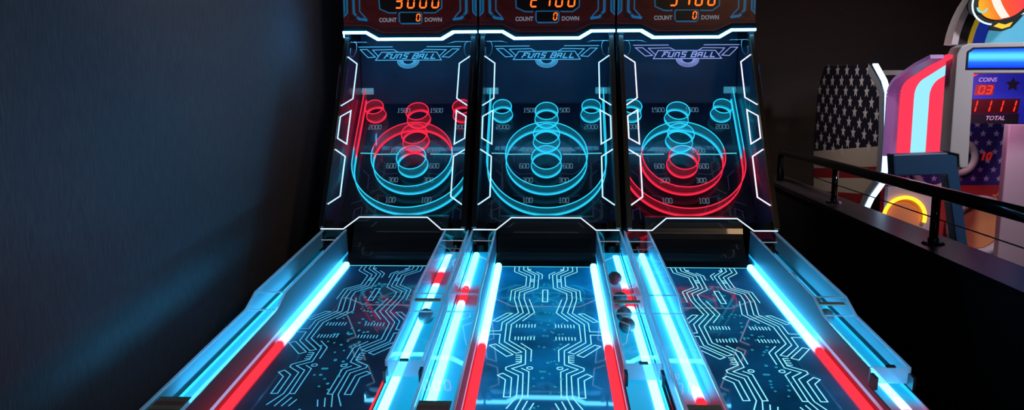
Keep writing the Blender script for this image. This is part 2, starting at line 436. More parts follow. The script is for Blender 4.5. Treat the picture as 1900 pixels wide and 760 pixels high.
        for xa, xb in ((.2715, .2815), (.3985, .4088)):
            bm = BM()
            x0, x1 = sorted((sg*xa, sg*xb))
            top = [(t, h+.0095) for t, h in prof]; bot = [(t, h+.0045) for t, h in prof][::-1]
            prism(bm, top+bot, lambda p, x: lanep(x, p[0], p[1]), x0, x1)
            new('cover_rail', bm, M['frost'], cov)
        for t, h in ((.885, .163), (1.0, .128)):
            bm = BM(); x0, x1 = sorted((sg*.2818, sg*.3982))
            obox(bm, lanep(0, 0), (1, 0, 0), ey, ez, x0, x1, t-.004, t+.004, h+.0042, h+.008)
            new('cover_rib', bm, M['frost'], cov)
        if sg == 1:
            bm = BM()
            obox(bm, lanep(0, 0), (1, 0, 0), ey, ez, .283, .392, .895, .925, .146, .152)
            new('crossbar', bm, M['metal'], cov)
            bm = BM(); obox(bm, lanep(0, 0), (1, 0, 0), ey, ez, .2725, .4085, tend, tend+.006, .075, .1335)
            new('end_lip', bm, M['frost'], cov)
            bm = BM(); obox(bm, lanep(0, 0), (1, 0, 0), ey, ez, .325, .355, tend-.004, tend+.010, .1337, .139)
            new('lip_latch', bm, M['black'], cov)
            for xa in (.2725, .3975):
                bm = BM(); obox(bm, lanep(0, 0), (1, 0, 0), ey, ez, xa, xa+.011, tend+.0102, tend+.05, .0708, .115)
                new('end_bracket', bm, M['black'], cov)
        else:
            bm = BM(); obox(bm, lanep(0, 0), (1, 0, 0), ey, ez, -.392, -.288, 1.735, 1.915, .1285, .1292)
            st = new('sticker', bm, M['sticker'], cov); st['label'] = 'green and brown striped instruction sticker'
            bm = BM()
            for k in range(3): obox(bm, lanep(0, 0), (1, 0, 0), ey, ez, -.388, -.292, 1.765+k*.05, 1.79+k*.05, .1293, .1298)
            new('sticker_print', bm, M['sticker2'], cov)
    # --- front glass
    bm = BM()
    outl = [(-.372, -.0715), (-.2668, -.0715), (-.187, -.001), (.187, -.001), (.2668, -.0715), (.372, -.0715), (.372, 1.165), (.27, 1.165), (.19, 1.132), (-.19, 1.132), (-.27, 1.165), (-.372, 1.165)]
    prism(bm, outl, lambda p, h: glassp(p[0], p[1], h), -.004, 0)
    gl = new('front_glass', bm, M['glass'], root)
    bm = BM()
    hexes = [[(-.372, 1.055), (-.3090, 1.003), (-.3070, .7572), (-.372, .7080)],
             [(-.309, .6746), (-.3665, .6347), (-.3655, .4908), (-.3085, .4532), (-.309, .6746)],
             [(-.372, .4192), (-.3082, .3735), (-.3072, .1251), (-.371, .0757)]]
    bm.free()
    for pl in hexes:
        for sg in (1, -1):
            bm = BM(); ribbon(bm, [(x*sg, s) for x, s in pl], .0072, glassp, .0004, .0014)
            new('outline_light', bm, cfg['hex'], gl)
    bm = BM()
    ribbon(bm, [(-.392, -.0718), (-.2668, -.0718), (-.187, -.0012), (.187, -.0012), (.2668, -.0718), (.392, -.0718)], .0062, glassp, .0006, .0016)
    new('chin_light', bm, cfg['trap'], gl)
    bm = BM()
    for sg in (1, -1):
        for pl in [[(-.3137, 1.1255), (-.1033, 1.1258)], [(-.3008, 1.107), (-.2598, 1.108), (-.2028, 1.0515), (-.2459, 1.0475), (-.3008, 1.107)],
                   [(-.1818, 1.053), (-.2238, 1.103), (-.0959, 1.106), (-.0702, 1.0883)]]:
            ribbon(bm, [(x*sg, s) for x, s in pl], .0048, glassp, .0004, .0012)
    ribbon(bm, [(-.168, 1.086), (.168, 1.086), (.199, 1.028), (-.199, 1.028), (-.168, 1.086)], .0052, glassp, .0004, .0012)
    for k in range(25):
        a = PI*(k+.5)/25
        ribbon(bm, [(.034*cos(a), 1.0255-.029*sin(a)), (.066*cos(a), 1.0255-.054*sin(a))], .0028, glassp, .0004, .0012)
    ribbon(bm, [(.067*cos(PI*k/16), 1.0255-.056*sin(PI*k/16)) for k in range(17)], .0024, glassp, .0004, .0012)
    ribbon(bm, [(.033*cos(PI*k/12), 1.0255-.028*sin(PI*k/12)) for k in range(13)], .0024, glassp, .0004, .0012)
    LOGO = {'F': [[(0, 0), (.25, .55), (.7, .55)], [(.1, 1), (.95, 1), (1, .75)], [(.25, .55), (.35, 1)]],
            'U': [[(.12, 1), (0, .1), (.75, 0), (.95, 1)]], 'N': [[(0, 0), (.12, .9), (.8, .9), (.72, 0)]],
            'S': [[(1, 1), (.15, 1), (.1, .55), (.8, .5), (.75, 0), (-.05, 0)]],
            'B': [[(0, 0), (.15, 1), (.9, 1), (.95, .6), (.15, .52), (.85, .5), (.85, 0), (0, 0)]],
            'A': [[(0, 0), (.12, .9), (.8, .9), (.72, 0)], [(.1, .42), (.7, .42)]],
            'L': [[(.15, 1), (0, 0), (.85, 0)]]}
    x = -.150
    for c in 'FUNS BALL':
        if c == ' ': x += .022; continue
        for pl in LOGO[c]:
            ribbon(bm, [(x+px*.030+py*.010, 1.0405+py*.034) for px, py in pl], .0068, glassp, .0004, .0012)
        x += .0375
    new('logo_engraving', bm, cfg['logo'], gl)
    # --- posts at the sides of the glass, foot blocks
    for sg in (-1, 1):
        bm = BM(); x0, x1 = sorted((sg*.373, sg*.3995))
        obox(bm, glassp(0, 0), (1, 0, 0), Vector(glassp(0, 1))-Vector(glassp(0, 0)), Vector(glassp(0, 0, 1))-Vector(glassp(0, 0)), x0, x1, -.066, 1.185, -.02, .022)
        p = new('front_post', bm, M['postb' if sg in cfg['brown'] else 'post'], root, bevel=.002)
        bm = BM(); x0, x1 = sorted((sg*.325, sg*.3725))
        obox(bm, glassp(0, 0), (1, 0, 0), Vector(glassp(0, 1))-Vector(glassp(0, 0)), Vector(glassp(0, 0, 1))-Vector(glassp(0, 0)), x0, x1, -.06, -.018, -.03, -.006)
        new('post_foot', bm, M['post'], p)
        bm = BM()
        c0 = Vector(glassp(sg*.385, 1.19, .01))
        box(bm, c0.x-.016, c0.x+.016, c0.y-.01, c0.y+.03, c0.z, c0.z+.035)
        new('post_cap', bm, M['black'], p)
        bm = BM()
        pts = [glassp(sg*(.352+.022*cos(a)), 1.13+.055*sin(a), -.03-.01*cos(a)) for a in [PI*(.5+1.6*k/14) for k in range(15)]]
        tube(bm, pts, .0028, 6)
        new('cable', bm, M['cable'], root, smooth=True)
    # --- target board with numbers
    bm = BM()
    prism(bm, [(-.397, -.5), (.397, -.5), (.397, .434), (-.397, .434)], lambda p, h: boardp(p[0], p[1], h), -.012, 0)
    bd = new('target_board', bm, M['board'], root)
    bm = BM()
    for txt, xl, xr, s0, w, h in (('2000', -.3222, .2439, .2175, .086, .034), ('1500', -.151, .0657, .359, .0875, .0345), ('1000', -.156, .0745, .0258, .083, .0333),
                              ('600', -.166, .1037, -.098, .063, .0355), ('300', -.1434, .0765, -.2048, .064, .0327), ('100', -.1418, .0757, -.3562, .0645, .0355)):
        for xx in (xl, xr): glyph_text(bm, txt, xx, s0, w, h, .0052, boardp, .0004, .0012)
    new('point_numbers', bm, M['num'], bd)
    bm = BM()  # bright line drawn on the board for a reflection in the glass
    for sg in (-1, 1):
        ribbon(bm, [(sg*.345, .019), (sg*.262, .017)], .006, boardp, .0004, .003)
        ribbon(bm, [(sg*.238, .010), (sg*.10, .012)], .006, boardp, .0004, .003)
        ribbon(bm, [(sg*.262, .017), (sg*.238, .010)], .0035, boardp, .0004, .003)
    new('reflection_line', bm, M['reflection'], bd)
    bm = BM()
    for sg in (-1, 1):
        for pl in [[(-.3119, -.1121), (-.2681, -.1578), (-.2623, -.2605)], [(-.3474, -.3671), (-.2819, -.3421)], [(-.322, -.4767), (-.3199, -.41), (-.2779, -.3915), (-.2749, -.4705)],
                   [(-.239, -.0857), (-.1638, -.1446), (-.0906, -.138)], [(-.2, -.30), (-.14, -.315), (-.1, -.42)], [(-.22, .1), (-.2, -.05)]]:
            ribbon(bm, [(x*sg, s) for x, s in pl], .004, boardp, .0004, .001)
    new('board_art', bm, M['bart'], bd)
    bm = BM(); box(bm, -.397, .397, 5.02-YB, 5.035-YB, 1.50, 2.1)
    new('back_panel', bm, M['back'], root)
    # --- score rings
    H = .088
    def ring(x, s, rf, rb, nm='score_ring', segs=64):
        bm = BM(); th = .0035
        A = [2*PI*k/segs for k in range(segs)]
        vo = [[bm.verts.new(boardp(x+r*cos(a), s+r*sin(a), h)) for a in A] for r, h in ((rb, .001), (rf, H), (rf-th, H), (rb-th, .001))]
        for q in range(4):
            A1, B1 = vo[q], vo[(q+1) % 4]
            for k in range(segs): bm.faces.new((A1[k], A1[(k+1) % segs], B1[(k+1) % segs], B1[k]))
        o = new(nm, bm, cfg['ring_wall'], root, smooth=True)
        for r, h in ((rf-th/2, H), (rb-th/2, .004)):
            bm = BM(); tube(bm, [boardp(x+r*cos(a), s+r*sin(a), h) for a in A], .0032, 6, True)
            new('ring_rim', bm, cfg['ring_rim'], o, smooth=True)
    k = 1.06
    ring(0, -.047*k, .2375*k, .2375*k)
    ring(0, -.0755*k, .087*k, .089*k)
    ring(0, .101*k, .078*k, .080*k)
    ring(0, .2765*k, .070*k, .0725*k)
    ring(-.2685*k, .312*k, .0575*k, .0615*k)
    ring(.2685*k, .312*k, .0575*k, .0615*k)
    # outer U-shaped wall
    bm = BM(); R = .3655; s0 = -.088; top = .488
    def upath(Rr, n=40):
        pts = [(-Rr-.004, top)]+[(-Rr-.003, top-(top-s0)*j/6) for j in range(1, 6)]
        pts += [(-Rr*cos(PI*j/n), s0-Rr*sin(PI*j/n)) for j in range(n+1)]
        pts += [(Rr+.003, top-(top-s0)*j/6) for j in range(5, 0, -1)]+[(Rr+.004, top)]
        return pts
    po, pi_ = upath(R), upath(R-.004)
    rows = [[bm.verts.new(boardp(px, ps, h)) for px, ps in pp] for pp, h in ((po, .001), (po, H), (pi_, H), (pi_, .001))]
    for q in range(4):
        A1, B1 = rows[q], rows[(q+1) % 4]
        for j in range(len(A1)-1): bm.faces.new((A1[j], A1[j+1], B1[j+1], B1[j]))
    ow = new('outer_rail', bm, cfg['ring_wall'], root, smooth=True)
    for h in (H, .004):
        bm = BM(); tube(bm, [boardp(px, ps, h) for px, ps in upath(R-.002)], .0034, 6)
        new('rail_rim', bm, cfg['ring_rim'], ow, smooth=True)
    for sg in (-1, 1):
        bm = BM(); x0, x1 = sorted((sg*.318, sg*.397))
        obox(bm, boardp(0, 0), (1, 0, 0), Vector(boardp(0, 1))-Vector(boardp(0, 0)), Vector(boardp(0, 0, 1))-Vector(boardp(0, 0)), x0, x1, .490, .527, .0, .06)
        new('rail_bracket', bm, M['white'], root, bevel=.003)
    # --- header
    KT = [(-.4075, 1.9915), (-.2617, 1.9915), (-.190, 1.9510), (.190, 1.9510), (.2617, 1.9915), (.4075, 1.9915)]
    KB = [(-.4075, 1.977), (-.272, 1.977), (-.200, 1.936), (.200, 1.936), (.272, 1.977), (.4075, 1.977)]
    KL = [(-.4084, 2.0245), (-.2718, 2.0245), (-.1745, 1.980), (.1745, 1.980), (.2718, 2.0245), (.4084, 2.0245)]
    bm = BM()
    prism(bm, KL+[(.4084, 2.6), (-.4084, 2.6)], lambda p, h: headp(p[0], p[1], h), -.03, 0)
    hd = new('header_panel', bm, M['header_red'], root)
    bm = BM()
    loop = [headp(x, z, .001) for x, z in KL]; low = [headp(x, z+.001, .022) for x, z in KT]; low2 = [headp(x, z+.001, -.03) for x, z in KT]; up2 = [headp(x, z-.001, -.03) for x, z in KL]
    n = len(KL); rows = [[bm.verts.new(p) for p in q] for q in (loop, low, low2, up2)]
    for q in range(4):
        A1, B1 = rows[q], rows[(q+1) % 4]
        for j in range(n-1): bm.faces.new((A1[j], A1[j+1], B1[j+1], B1[j]))
    bm.faces.new([rr[0] for rr in rows]); bm.faces.new([rr[-1] for rr in rows][::-1])
    new('light_lip', bm, M['lip'], root)
    bm = BM()
    prism(bm, KT+KB[::-1], lambda p, h: headp(p[0], p[1], h), .008, .034)
    new('header_light', bm, M['bar'], root)
    if cfg.get('lens'):  # added emitter, hidden behind the header, throws a glow on the left wall
        bm = BM(); box(bm, -.4125, -.4086, 4.66-YB, 4.75-YB, 1.958, 1.99)
        new('added_wall_glow', bm, M['lens'], root)
    # prints and displays of the header
    for sg in (-1, 1):
        bm = BM()
        ribbon(bm, [(sg*x, z) for x, z in [(-.345, 2.3), (-.3436, 2.1026), (-.3129, 2.0672), (-.2614, 2.0605)]], .016, headp, .0004, .0012)
        ribbon(bm, [(sg*x, z) for x, z in [(-.307, 2.3), (-.3075, 2.1123), (-.2717, 2.0719)]], .008, headp, .0004, .0012)
        prism(bm, [(sg*x, z) for x, z in [(-.4075, 2.3), (-.376, 2.3), (-.3795, 2.1014), (-.4075, 2.074)]], lambda p, h: headp(p[0], p[1], h), .0004, .0012)
        new('side_print', bm, M['header_cyan'], hd)
    bm = BM()
    ribbon(bm, [(-.192, 2.25), (-.184, 2.1262), (-.1328, 2.1028), (-.0867, 2.101), (-.0816, 2.1205), (.0821, 2.1205), (.0873, 2.101), (.1536, 2.1), (.194, 2.1279), (.196, 2.25)], .008, headp, .0004, .0012)
    new('score_frame', bm, M['header_cyan'], hd)
    bm = BM()
    ribbon(bm, [(-.06, 2.105), (.064, 2.105), (.0715, 2.095), (.0715, 2.05), (.06, 2.0375), (-.052, 2.0375), (-.0655, 2.052), (-.0655, 2.098), (-.06, 2.105)], .0085, headp, .0004, .0012)
    new('countdown_frame', bm, M['header_cyan'], hd)
    bm = BM()
    ribbon(bm, [(-.37, 2.3), (-.3643, 2.0827), (-.3388, 2.0524), (-.2409, 2.0466), (-.1741, 2.0085), (.1748, 2.0082), (.251, 2.0476), (.3477, 2.0475), (.372, 2.0766), (.374, 2.3)], .0055, headp, .0004, .0010)
    ribbon(bm, [(-.40, 2.04), (-.262, 2.037), (-.165, 1.9945), (.165, 1.9945), (.262, 2.037), (.40, 2.038)], .006, headp, .0004, .0010)
    for sg in (-1, 1):
        for q in range(4): ribbon(bm, [(sg*(.375-.012*q), 2.058+.004*q), (sg*(.352-.016*q), 2.085+.004*q)], .0035, headp, .0013, .002)
        ribbon(bm, [(sg*.285, 2.3), (sg*.285, 2.15), (sg*.255, 2.12), (sg*.22, 2.12)], .003, headp, .0004, .001)
        ribbon(bm, [(sg*.275, 2.3), (sg*.272, 2.16), (sg*.245, 2.135), (sg*.22, 2.135)], .003, headp, .0004, .001)
        ribbon(bm, [(sg*.392, 2.3), (sg*.392, 2.11), (sg*.402, 2.095)], .004, headp, .0013, .002)
    new('header_lines', bm, M['header_dark'], hd)
    bm = BM(); prism(bm, [(-.187, 2.24), (-.18, 2.1305), (-.13, 2.1085), (.155, 2.1065), (.187, 2.13), (.19, 2.24)], lambda p, h: headp(p[0], p[1], h), .0013, .0018)
    prism(bm, [(-.059, 2.1), (.066, 2.1), (.066, 2.0425), (-.059, 2.0425)], lambda p, h: headp(p[0], p[1], h), .0013, .0018)
    new('display_window', bm, M['header_dark'], hd)
    for i, c in enumerate(score):
        bm = BM(); seg_digit(bm, c, -.097+i*.0745+cfg['dx'], 2.131, .037, .078, .0095, headp, .002, .003)
        new('score_digit', bm, M['digit'], hd)
    bm = BM(); seg_digit(bm, '0', .039, 2.053, .0195, .040, .006, headp, .002, .003)
    new('countdown_digit', bm, M['digit'], hd)
    bm = BM()
    text_mesh(bm, 'COUNT', .034, lambda u, v, h: headp(u-.136, v+2.0485, h), .0013, bold=.0012, sx=.88)
    text_mesh(bm, 'DOWN', .034, lambda u, v, h: headp(u+.142, v+2.0485, h), .0013, bold=.0012, sx=.92)
    new('header_lettering', bm, M['header_grey'], hd)
    bm = BM(); box(bm, -.4, .4, HY+.031-YB, 5.3-YB, 2.03, 2.6)
    new('header_body', bm, M['black'], root)
    return root

def ring_stops(a, b, soft=.02, thr=-.014):
    return [(SB0-.6, a), (SB0+thr-soft, a), (SB0+thr+soft, b), (SB0+.6, b)]
def ring_mats(name, a, b, dim=.07):
    st = ring_stops(a, b)
    rim = led(name+'_rim', EB, SB0-.7, SB0+.7, st, 1.4, False)
    wall = clear(name+'_wall', (.94, .96, .97), 1.35, .05, glow=(EB, SB0-.7, SB0+.7, st), glow_st=dim)
    return rim, wall
RIMC = (.02, .58, .9); RIMR = (1.0, .02, .06)
r1 = ring_mats('ring_red_over_cyan', RIMC, RIMR)
r2 = ring_mats('ring_cyan', RIMC, RIMC)
r3 = ring_mats('ring_cyan_over_red', RIMR, RIMC)
ll = led_lane('lane_light_cyan_red', [(1.6, RD), (2.93, RD), (3.08, CY), (4.4, CY)], 19)
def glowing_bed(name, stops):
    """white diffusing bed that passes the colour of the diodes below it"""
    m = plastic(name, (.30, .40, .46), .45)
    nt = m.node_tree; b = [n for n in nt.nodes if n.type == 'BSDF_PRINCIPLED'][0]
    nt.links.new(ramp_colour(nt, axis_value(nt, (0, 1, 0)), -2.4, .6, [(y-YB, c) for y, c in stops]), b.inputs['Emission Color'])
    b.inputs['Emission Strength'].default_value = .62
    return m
def channel_pair(name, reds):
    """tube and bed of one channel; reds are the stretches of the tube set to red"""
    cy2 = (.0, .50, .95); rd2 = (.35, .02, .05)
    st, sb = [], []
    last = 1.6
    if not reds or reds[0][0] > 1.7: st.append((1.6, CY)); sb.append((1.6, cy2))
    for a, b in reds:
        if a > 1.7:
            st.append((a-.06, CY)); sb.append((a-.06, cy2))
        st += [(a, RD), (b, RD), (b+.09, CY)]; sb += [(a, rd2), (b, rd2), (b+.09, cy2)]
    st.append((4.4, CY)); sb.append((4.4, cy2))
    return led_lane(name+'_tube', st, 18), glowing_bed(name+'_bed', sb)
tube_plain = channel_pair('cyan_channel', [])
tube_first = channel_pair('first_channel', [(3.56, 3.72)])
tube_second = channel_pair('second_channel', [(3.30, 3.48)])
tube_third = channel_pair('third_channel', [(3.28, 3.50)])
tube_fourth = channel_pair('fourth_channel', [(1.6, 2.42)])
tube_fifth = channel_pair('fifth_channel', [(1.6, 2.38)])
hexw = emis('outline_white', (.40, .72, 1.), 1.7, False)
hexp = emis('outline_white_pink', (.85, .80, 1.), 1.6, False)
logoc = emis('logo_cyan', (.07, .46, .88), .95, False)
logop = emis('logo_lilac', (.28, .36, .85), .95, False)
trap = emis('chin_white', (.62, .78, 1.), 1.5, False)
lin_r = plastic('lining_plum', (.10, .02, .07), .3, coat=.3)
lin_b = plastic('lining_blue', (.025, .05, .11), .3, coat=.3)
art_r = plastic('lining_art_plum', (.18, .09, .16), .4)
art_b = plastic('lining_art_blue', (.06, .16, .24), .4)

build_machine(-1, 'alley roller machine at left by the grey wall, scoring 3000, upper rings red', '3000',
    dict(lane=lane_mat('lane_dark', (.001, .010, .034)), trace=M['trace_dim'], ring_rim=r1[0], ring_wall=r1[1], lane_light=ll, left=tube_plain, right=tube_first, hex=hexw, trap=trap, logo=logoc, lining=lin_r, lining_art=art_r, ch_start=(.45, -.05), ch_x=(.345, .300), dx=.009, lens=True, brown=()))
build_machine(0, 'middle alley roller machine with all rings glowing cyan, scoring 2700', '2700',
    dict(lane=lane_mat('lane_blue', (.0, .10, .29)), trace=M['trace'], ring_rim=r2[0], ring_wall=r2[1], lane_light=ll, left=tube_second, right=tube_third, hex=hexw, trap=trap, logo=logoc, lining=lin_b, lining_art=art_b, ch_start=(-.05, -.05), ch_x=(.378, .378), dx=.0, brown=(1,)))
build_machine(1, 'alley roller machine at right end of row, scoring 3700, lower rings red', '3700',
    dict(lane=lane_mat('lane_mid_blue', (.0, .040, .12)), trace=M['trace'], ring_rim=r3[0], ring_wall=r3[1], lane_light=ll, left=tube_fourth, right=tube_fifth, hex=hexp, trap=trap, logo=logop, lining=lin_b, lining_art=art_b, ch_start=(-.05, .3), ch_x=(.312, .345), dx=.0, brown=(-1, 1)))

# ------------------------------------------------------------------ balls waiting in the right-hand channels
def ball(mi, x, y, label):
    bm = BM(); bmesh.ops.create_uvsphere(bm, u_segments=24, v_segments=16, radius=.033)
    o = new('alley_ball', bm, M['ball'], smooth=True)
    t = (LY-y)/cos(LA)
    p = Vector(lanep(x, t, .0507+.0331))
    o.location = (mi*P+p.x, p.y+YB, p.z)
    o['label'] = label; o['category'] = 'ball'; o['group'] = 'balls under the clear channel covers'
bl = 'dark ball in the channel right of the %s lane, %s'
ball(0, .331, 3.56, bl % ('middle', 'behind the crossbar'))
ball(0, .331, 3.28, bl % ('middle', 'just in front of the crossbar'))
ball(0, .331, 3.10, bl % ('middle', 'third of four from the back'))
ball(0, .331, 2.985, bl % ('middle', 'the nearest of four'))
ball(-1, .331, 3.06, 'dark ball in the channel right of the red-topped machine\'s lane')
ball(1, .331, 3.58, bl % ('rightmost', 'behind the crossbar'))
ball(1, .331, 3.24, bl % ('rightmost', 'just in front of the crossbar'))
ball(1, .331, 3.10, bl % ('rightmost', 'the nearest of three'))

# ------------------------------------------------------------------ the room
wallmat = plastic('grey_fabric_wall', (.15, .143, .15), .75, noise=.35, nscale=(60, 260, 16), bump=.25)
backmat = plastic('brown_black_wall', (.060, .045, .036), .8, noise=.25, nscale=(120, 120, 20))
floormat = plastic('dark_floor', (.012, .011, .012), .5, noise=.4, nscale=(14, 14, 14))
bm = BM(); box(bm, -1.75, -1.58, -3., 9.6, 0, 4.2); structure('wall_left', bm, wallmat, 'dark grey textured wall beside the left machine')
bm = BM(); box(bm, -1.75, 9., 9.6, 9.75, 0, 4.2); structure('wall_back', bm, backmat, 'dark brown wall behind the machines')
bm = BM(); box(bm, -1.75, 9., -3., 9.75, -.1, 0); structure('floor', bm, floormat, 'dark floor', 'floor')
# low partition with dark cap, turned slightly against the lanes
def part(u, y): return (2.09+.052*(y-4.0)+u, y)
lowmat = plastic('partition_paint', (.02, .022, .022), .5)
capmat = plastic('cap_laminate', (.035, .028, .034), .33, noise=.5, nscale=(30, 4, 30))
def slab(bm, u0, u1, y0, y1, z0, z1):
    a = [(*part(u0, y0), z0), (*part(u1, y0), z0), (*part(u1, y1), z0), (*part(u0, y1), z0)]
    hexa(bm, a, [(x, y, z1) for x, y, z in a])
bm = BM(); slab(bm, .012, .27, 1.2, 9.55, 0, .715); structure('wall_right', bm, lowmat, 'low dark partition carrying the railing')
bm = BM(); slab(bm, 0, .285, 1.2, 9.55, .7152, .75); o = structure('trim_1', bm, capmat, 'dark laminate cap on the low partition', 'trim')

# railing
chrome = plastic('black_chrome', (.035, .036, .04), .16, metal=.75, coat=.6)
cabm = plastic('steel_cable', (.12, .12, .13), .35, metal=.8)
rl = thing('railing', 'black tubular handrail with posts and a wire on the low partition', 'railing', (*part(.11, 4.37), .7502))
rb = Vector(rl.location)
def rp(y, z, u=.11): return Vector((*part(u, y), z))-rb
bm = BM(); tube(bm, [rp(2.2, 1.05), rp(4.3, 1.05), rp(7.75, 1.05), rp(7.83, 1.03), rp(7.86, .97), rp(7.86, .7503)], .036, 20); new('handrail', bm, chrome, rl, smooth=True)
for y in (2.6, 4.37, 6.14):
    bm = BM(); tube(bm, [rp(y, .7504), rp(y, 1.02)], .024, 18); p = new('post', bm, chrome, rl, smooth=True)
    bm = BM(); bmesh.ops.create_cone(bm, cap_ends=True, segments=28, radius1=.062, radius2=.052, depth=.014)
    bmesh.ops.translate(bm, verts=bm.verts, vec=rp(y, .7575)); new('flange', bm, chrome, p)
    bm = BM(); bmesh.ops.create_cone(bm, cap_ends=True, segments=20, radius1=.03, radius2=.03, depth=.02)
    bmesh.ops.translate(bm, verts=bm.verts, vec=rp(y, .776)); new('collar', bm, chrome, p)
bm = BM(); tube(bm, [rp(2.2, .90), rp(7.84, .90)], .004, 8); new('wire', bm, cabm, rl)

# ------------------------------------------------------------------ football arcade machine beyond the railing
g = thing('football_arcade_machine', 'stars-and-stripes football arcade machine with glowing red and white bands beyond the railing', 'arcade machine', (3.6, 7.2, 0))
G0 = Vector(g.location)
def gp(x, y, z): return (x-G0.x, y-G0.y, z-G0.z)
navy = plastic('navy_panel', (.010, .010, .022), .4)
starm = plastic('star_print', (.45, .45, .46), .5)
creamm = plastic('cream_stripe', (.42, .36, .30), .5)
redst = plastic('red_stripe', (.22, .012, .015), .5)
whitef = plastic('white_frame', (.62, .62, .62), .35)
bluegrey = plastic('blue_grey_frame', (.03, .10, .22), .4)
edgel = emis('edge_tube', (.45, .72, 1.), 2.6)
redl = emis('red_diffuser', (1., .045, .10), 1.05)
cyl = emis('pale_blue_diffuser', (.32, .80, 1.), 1.1)
lil = plastic('purple_lit_white', (.42, .25, .55), .4, emit=(.5, .2, .8), es=.12)  # white panel; the purple light on it is put into colour and glow
purp = plastic('backboard_print', (.035, .02, .16), .4)
starp = plastic('backboard_star', (.40, .30, .55), .5)
redb = plastic('backboard_red', (.35, .02, .02), .5)
orng = plastic('orange_print', (.75, .30, .12), .5)
pinkw = plastic('pinkish_white', (.45, .38, .42), .45)
yell = emis('yellow_tube', (1., .42, .02), 2.4)
redled = emis('red_led', (1., .03, .01), 1.8, False)
dark = plastic('dark_trim', (.008, .008, .012), .4)
# side panel
X0, X1 = 3.0, 3.06
out = [(8.459, 1.93), (7.241, 1.891), (7.039, 1.738), (6.959, 1.632), (6.915, 1.26), (6.921, .848), (7.155, .666), (7.278, .516), (7.278, 0), (8.6, 0), (8.66, 1.2), (8.618, 1.69)]
bm = BM(); prism(bm, out, lambda p, x: gp(x, *p), X0, X1); sp = new('side_panel', bm, navy, g)
STARS = [(8.328,1.886),(8.067,1.872),(7.823,1.862),(7.568,1.85),(7.307,1.845),(8.44,1.776),(8.196,1.766),(7.948,1.76),(7.694,1.754),(7.447,1.746),(7.193,1.739),(8.558,1.679),(8.321,1.667),(8.075,1.663),(7.825,1.658),(7.573,1.652),(7.317,1.645),(7.06,1.638),(8.442,1.577),(8.202,1.571),(7.947,1.561),(7.699,1.553),(7.45,1.546),(7.194,1.542),(8.566,1.48),(8.328,1.473),(8.079,1.466),(7.827,1.457),(7.573,1.452),(7.323,1.442),(7.07,1.433),(8.442,1.386),(8.203,1.375),(7.955,1.365),(7.7,1.356),(7.445,1.347),(7.195,1.338),(8.564,1.281),(8.325,1.274),(8.074,1.264),(7.829,1.257),(7.577,1.251),(7.319,1.244),(7.07,1.235),(8.44,1.17),(8.202,1.162),(7.954,1.155),(7.699,1.148),(7.449,1.14),(7.2,1.135),(8.56,1.075),(8.32,1.07),(8.075,1.06),(7.83,1.06)]
bm = BM()
for y, z in STARS: prism(bm, star_pts(y, z, .062), lambda p, x: gp(x, *p), X0-.0015, X0-.0004)
new('star_print', bm, starm, sp)
sgp = lambda p, x: gp(x, *p)
L = [((8.651, 1.001), (6.935, 1.159)), ((8.623, .812), (6.94, .975)), ((8.607, .704), (6.98, .865)), ((8.60, .563), (7.22, .69)), ((8.60, .458), (7.262, .56)), ((8.6, .33), (7.262, .42))]
for i in range(5):
    bm = BM(); a, b = L[i], L[i+1]
    prism(bm, [a[0], a[1], b[1], b[0]], sgp, X0-.0008, X0-.0002)
    new('side_stripe', bm, creamm if i % 2 == 0 else redst, sp)
# edge light following the front of the panel
bm = BM(); fr = [(7.245, 1.893), (7.035, 1.740), (6.952, 1.634), (6.908, 1.26), (6.913, .845), (7.150, .660), (7.272, .516), (7.272, .15)]
for i in range(len(fr)-1):
    (a, b), (c, d) = fr[i], fr[i+1]
    ln = math.hypot(c-a, d-b); nx, nz = (d-b)/ln*.012, -(c-a)/ln*.012
    prism(bm, [(a, b), (c, d), (c+nx, d+nz), (a+nx, b+nz)], sgp, X0+.006, X1-.004)
new('edge_light', bm, edgel, g)
# grey plate beside edge light on the outer face
bm = BM()
ribbon(bm, [(7.30, 1.86), (7.085, 1.715), (7.0, 1.62), (6.958, 1.26), (6.962, .86), (7.19, .69), (7.31, .52)], .075, lambda u, v, h: gp(X0-h, u, v), .0016, .004)
new('edge_trim', bm, plastic('grey_trim', (.20, .22, .26), .4), sp)
# curved light bands
def band(x0, x1, mat, nm, yo=0., zt=0.):
    path = [(6.76, 1.08), (6.76, 1.60)]
    cy_, cz_, r = 6.50, 1.60, .26
    for q in range(1, 9):
        a = PI/2*.80*q/8
        path.append((cy_+r*cos(a), cz_+r*sin(a)*.62))
    path += [(6.30, 1.835), (6.06, 1.885+zt)]
    bm = BM()
    for i in range(len(path)-1):
        (a, b), (c, d) = path[i], path[i+1]
        ln = math.hypot(c-a, d-b); nx, nz = (d-b)/ln*.03, -(c-a)/ln*.03
        prism(bm, [(a+yo, b), (c+yo, d), (c+nx+yo, d+nz), (a+nx+yo, b+nz)], sgp, x0, x1)
    return new(nm, bm, mat, g)
band(2.96, 3.062, lil, 'purple_lit_band', .02)
band(3.068, 3.176, redl, 'light_band'); band(3.186, 3.305, cyl, 'light_band'); band(3.315, 3.56, redl, 'light_band')
bm = BM(); box(bm, *[v-G0.x for v in (3.06, 3.9)], *[v-G0.y for v in (8.3, 8.36)], 1.83, 1.88); new('rear_bar', bm, whitef, g)
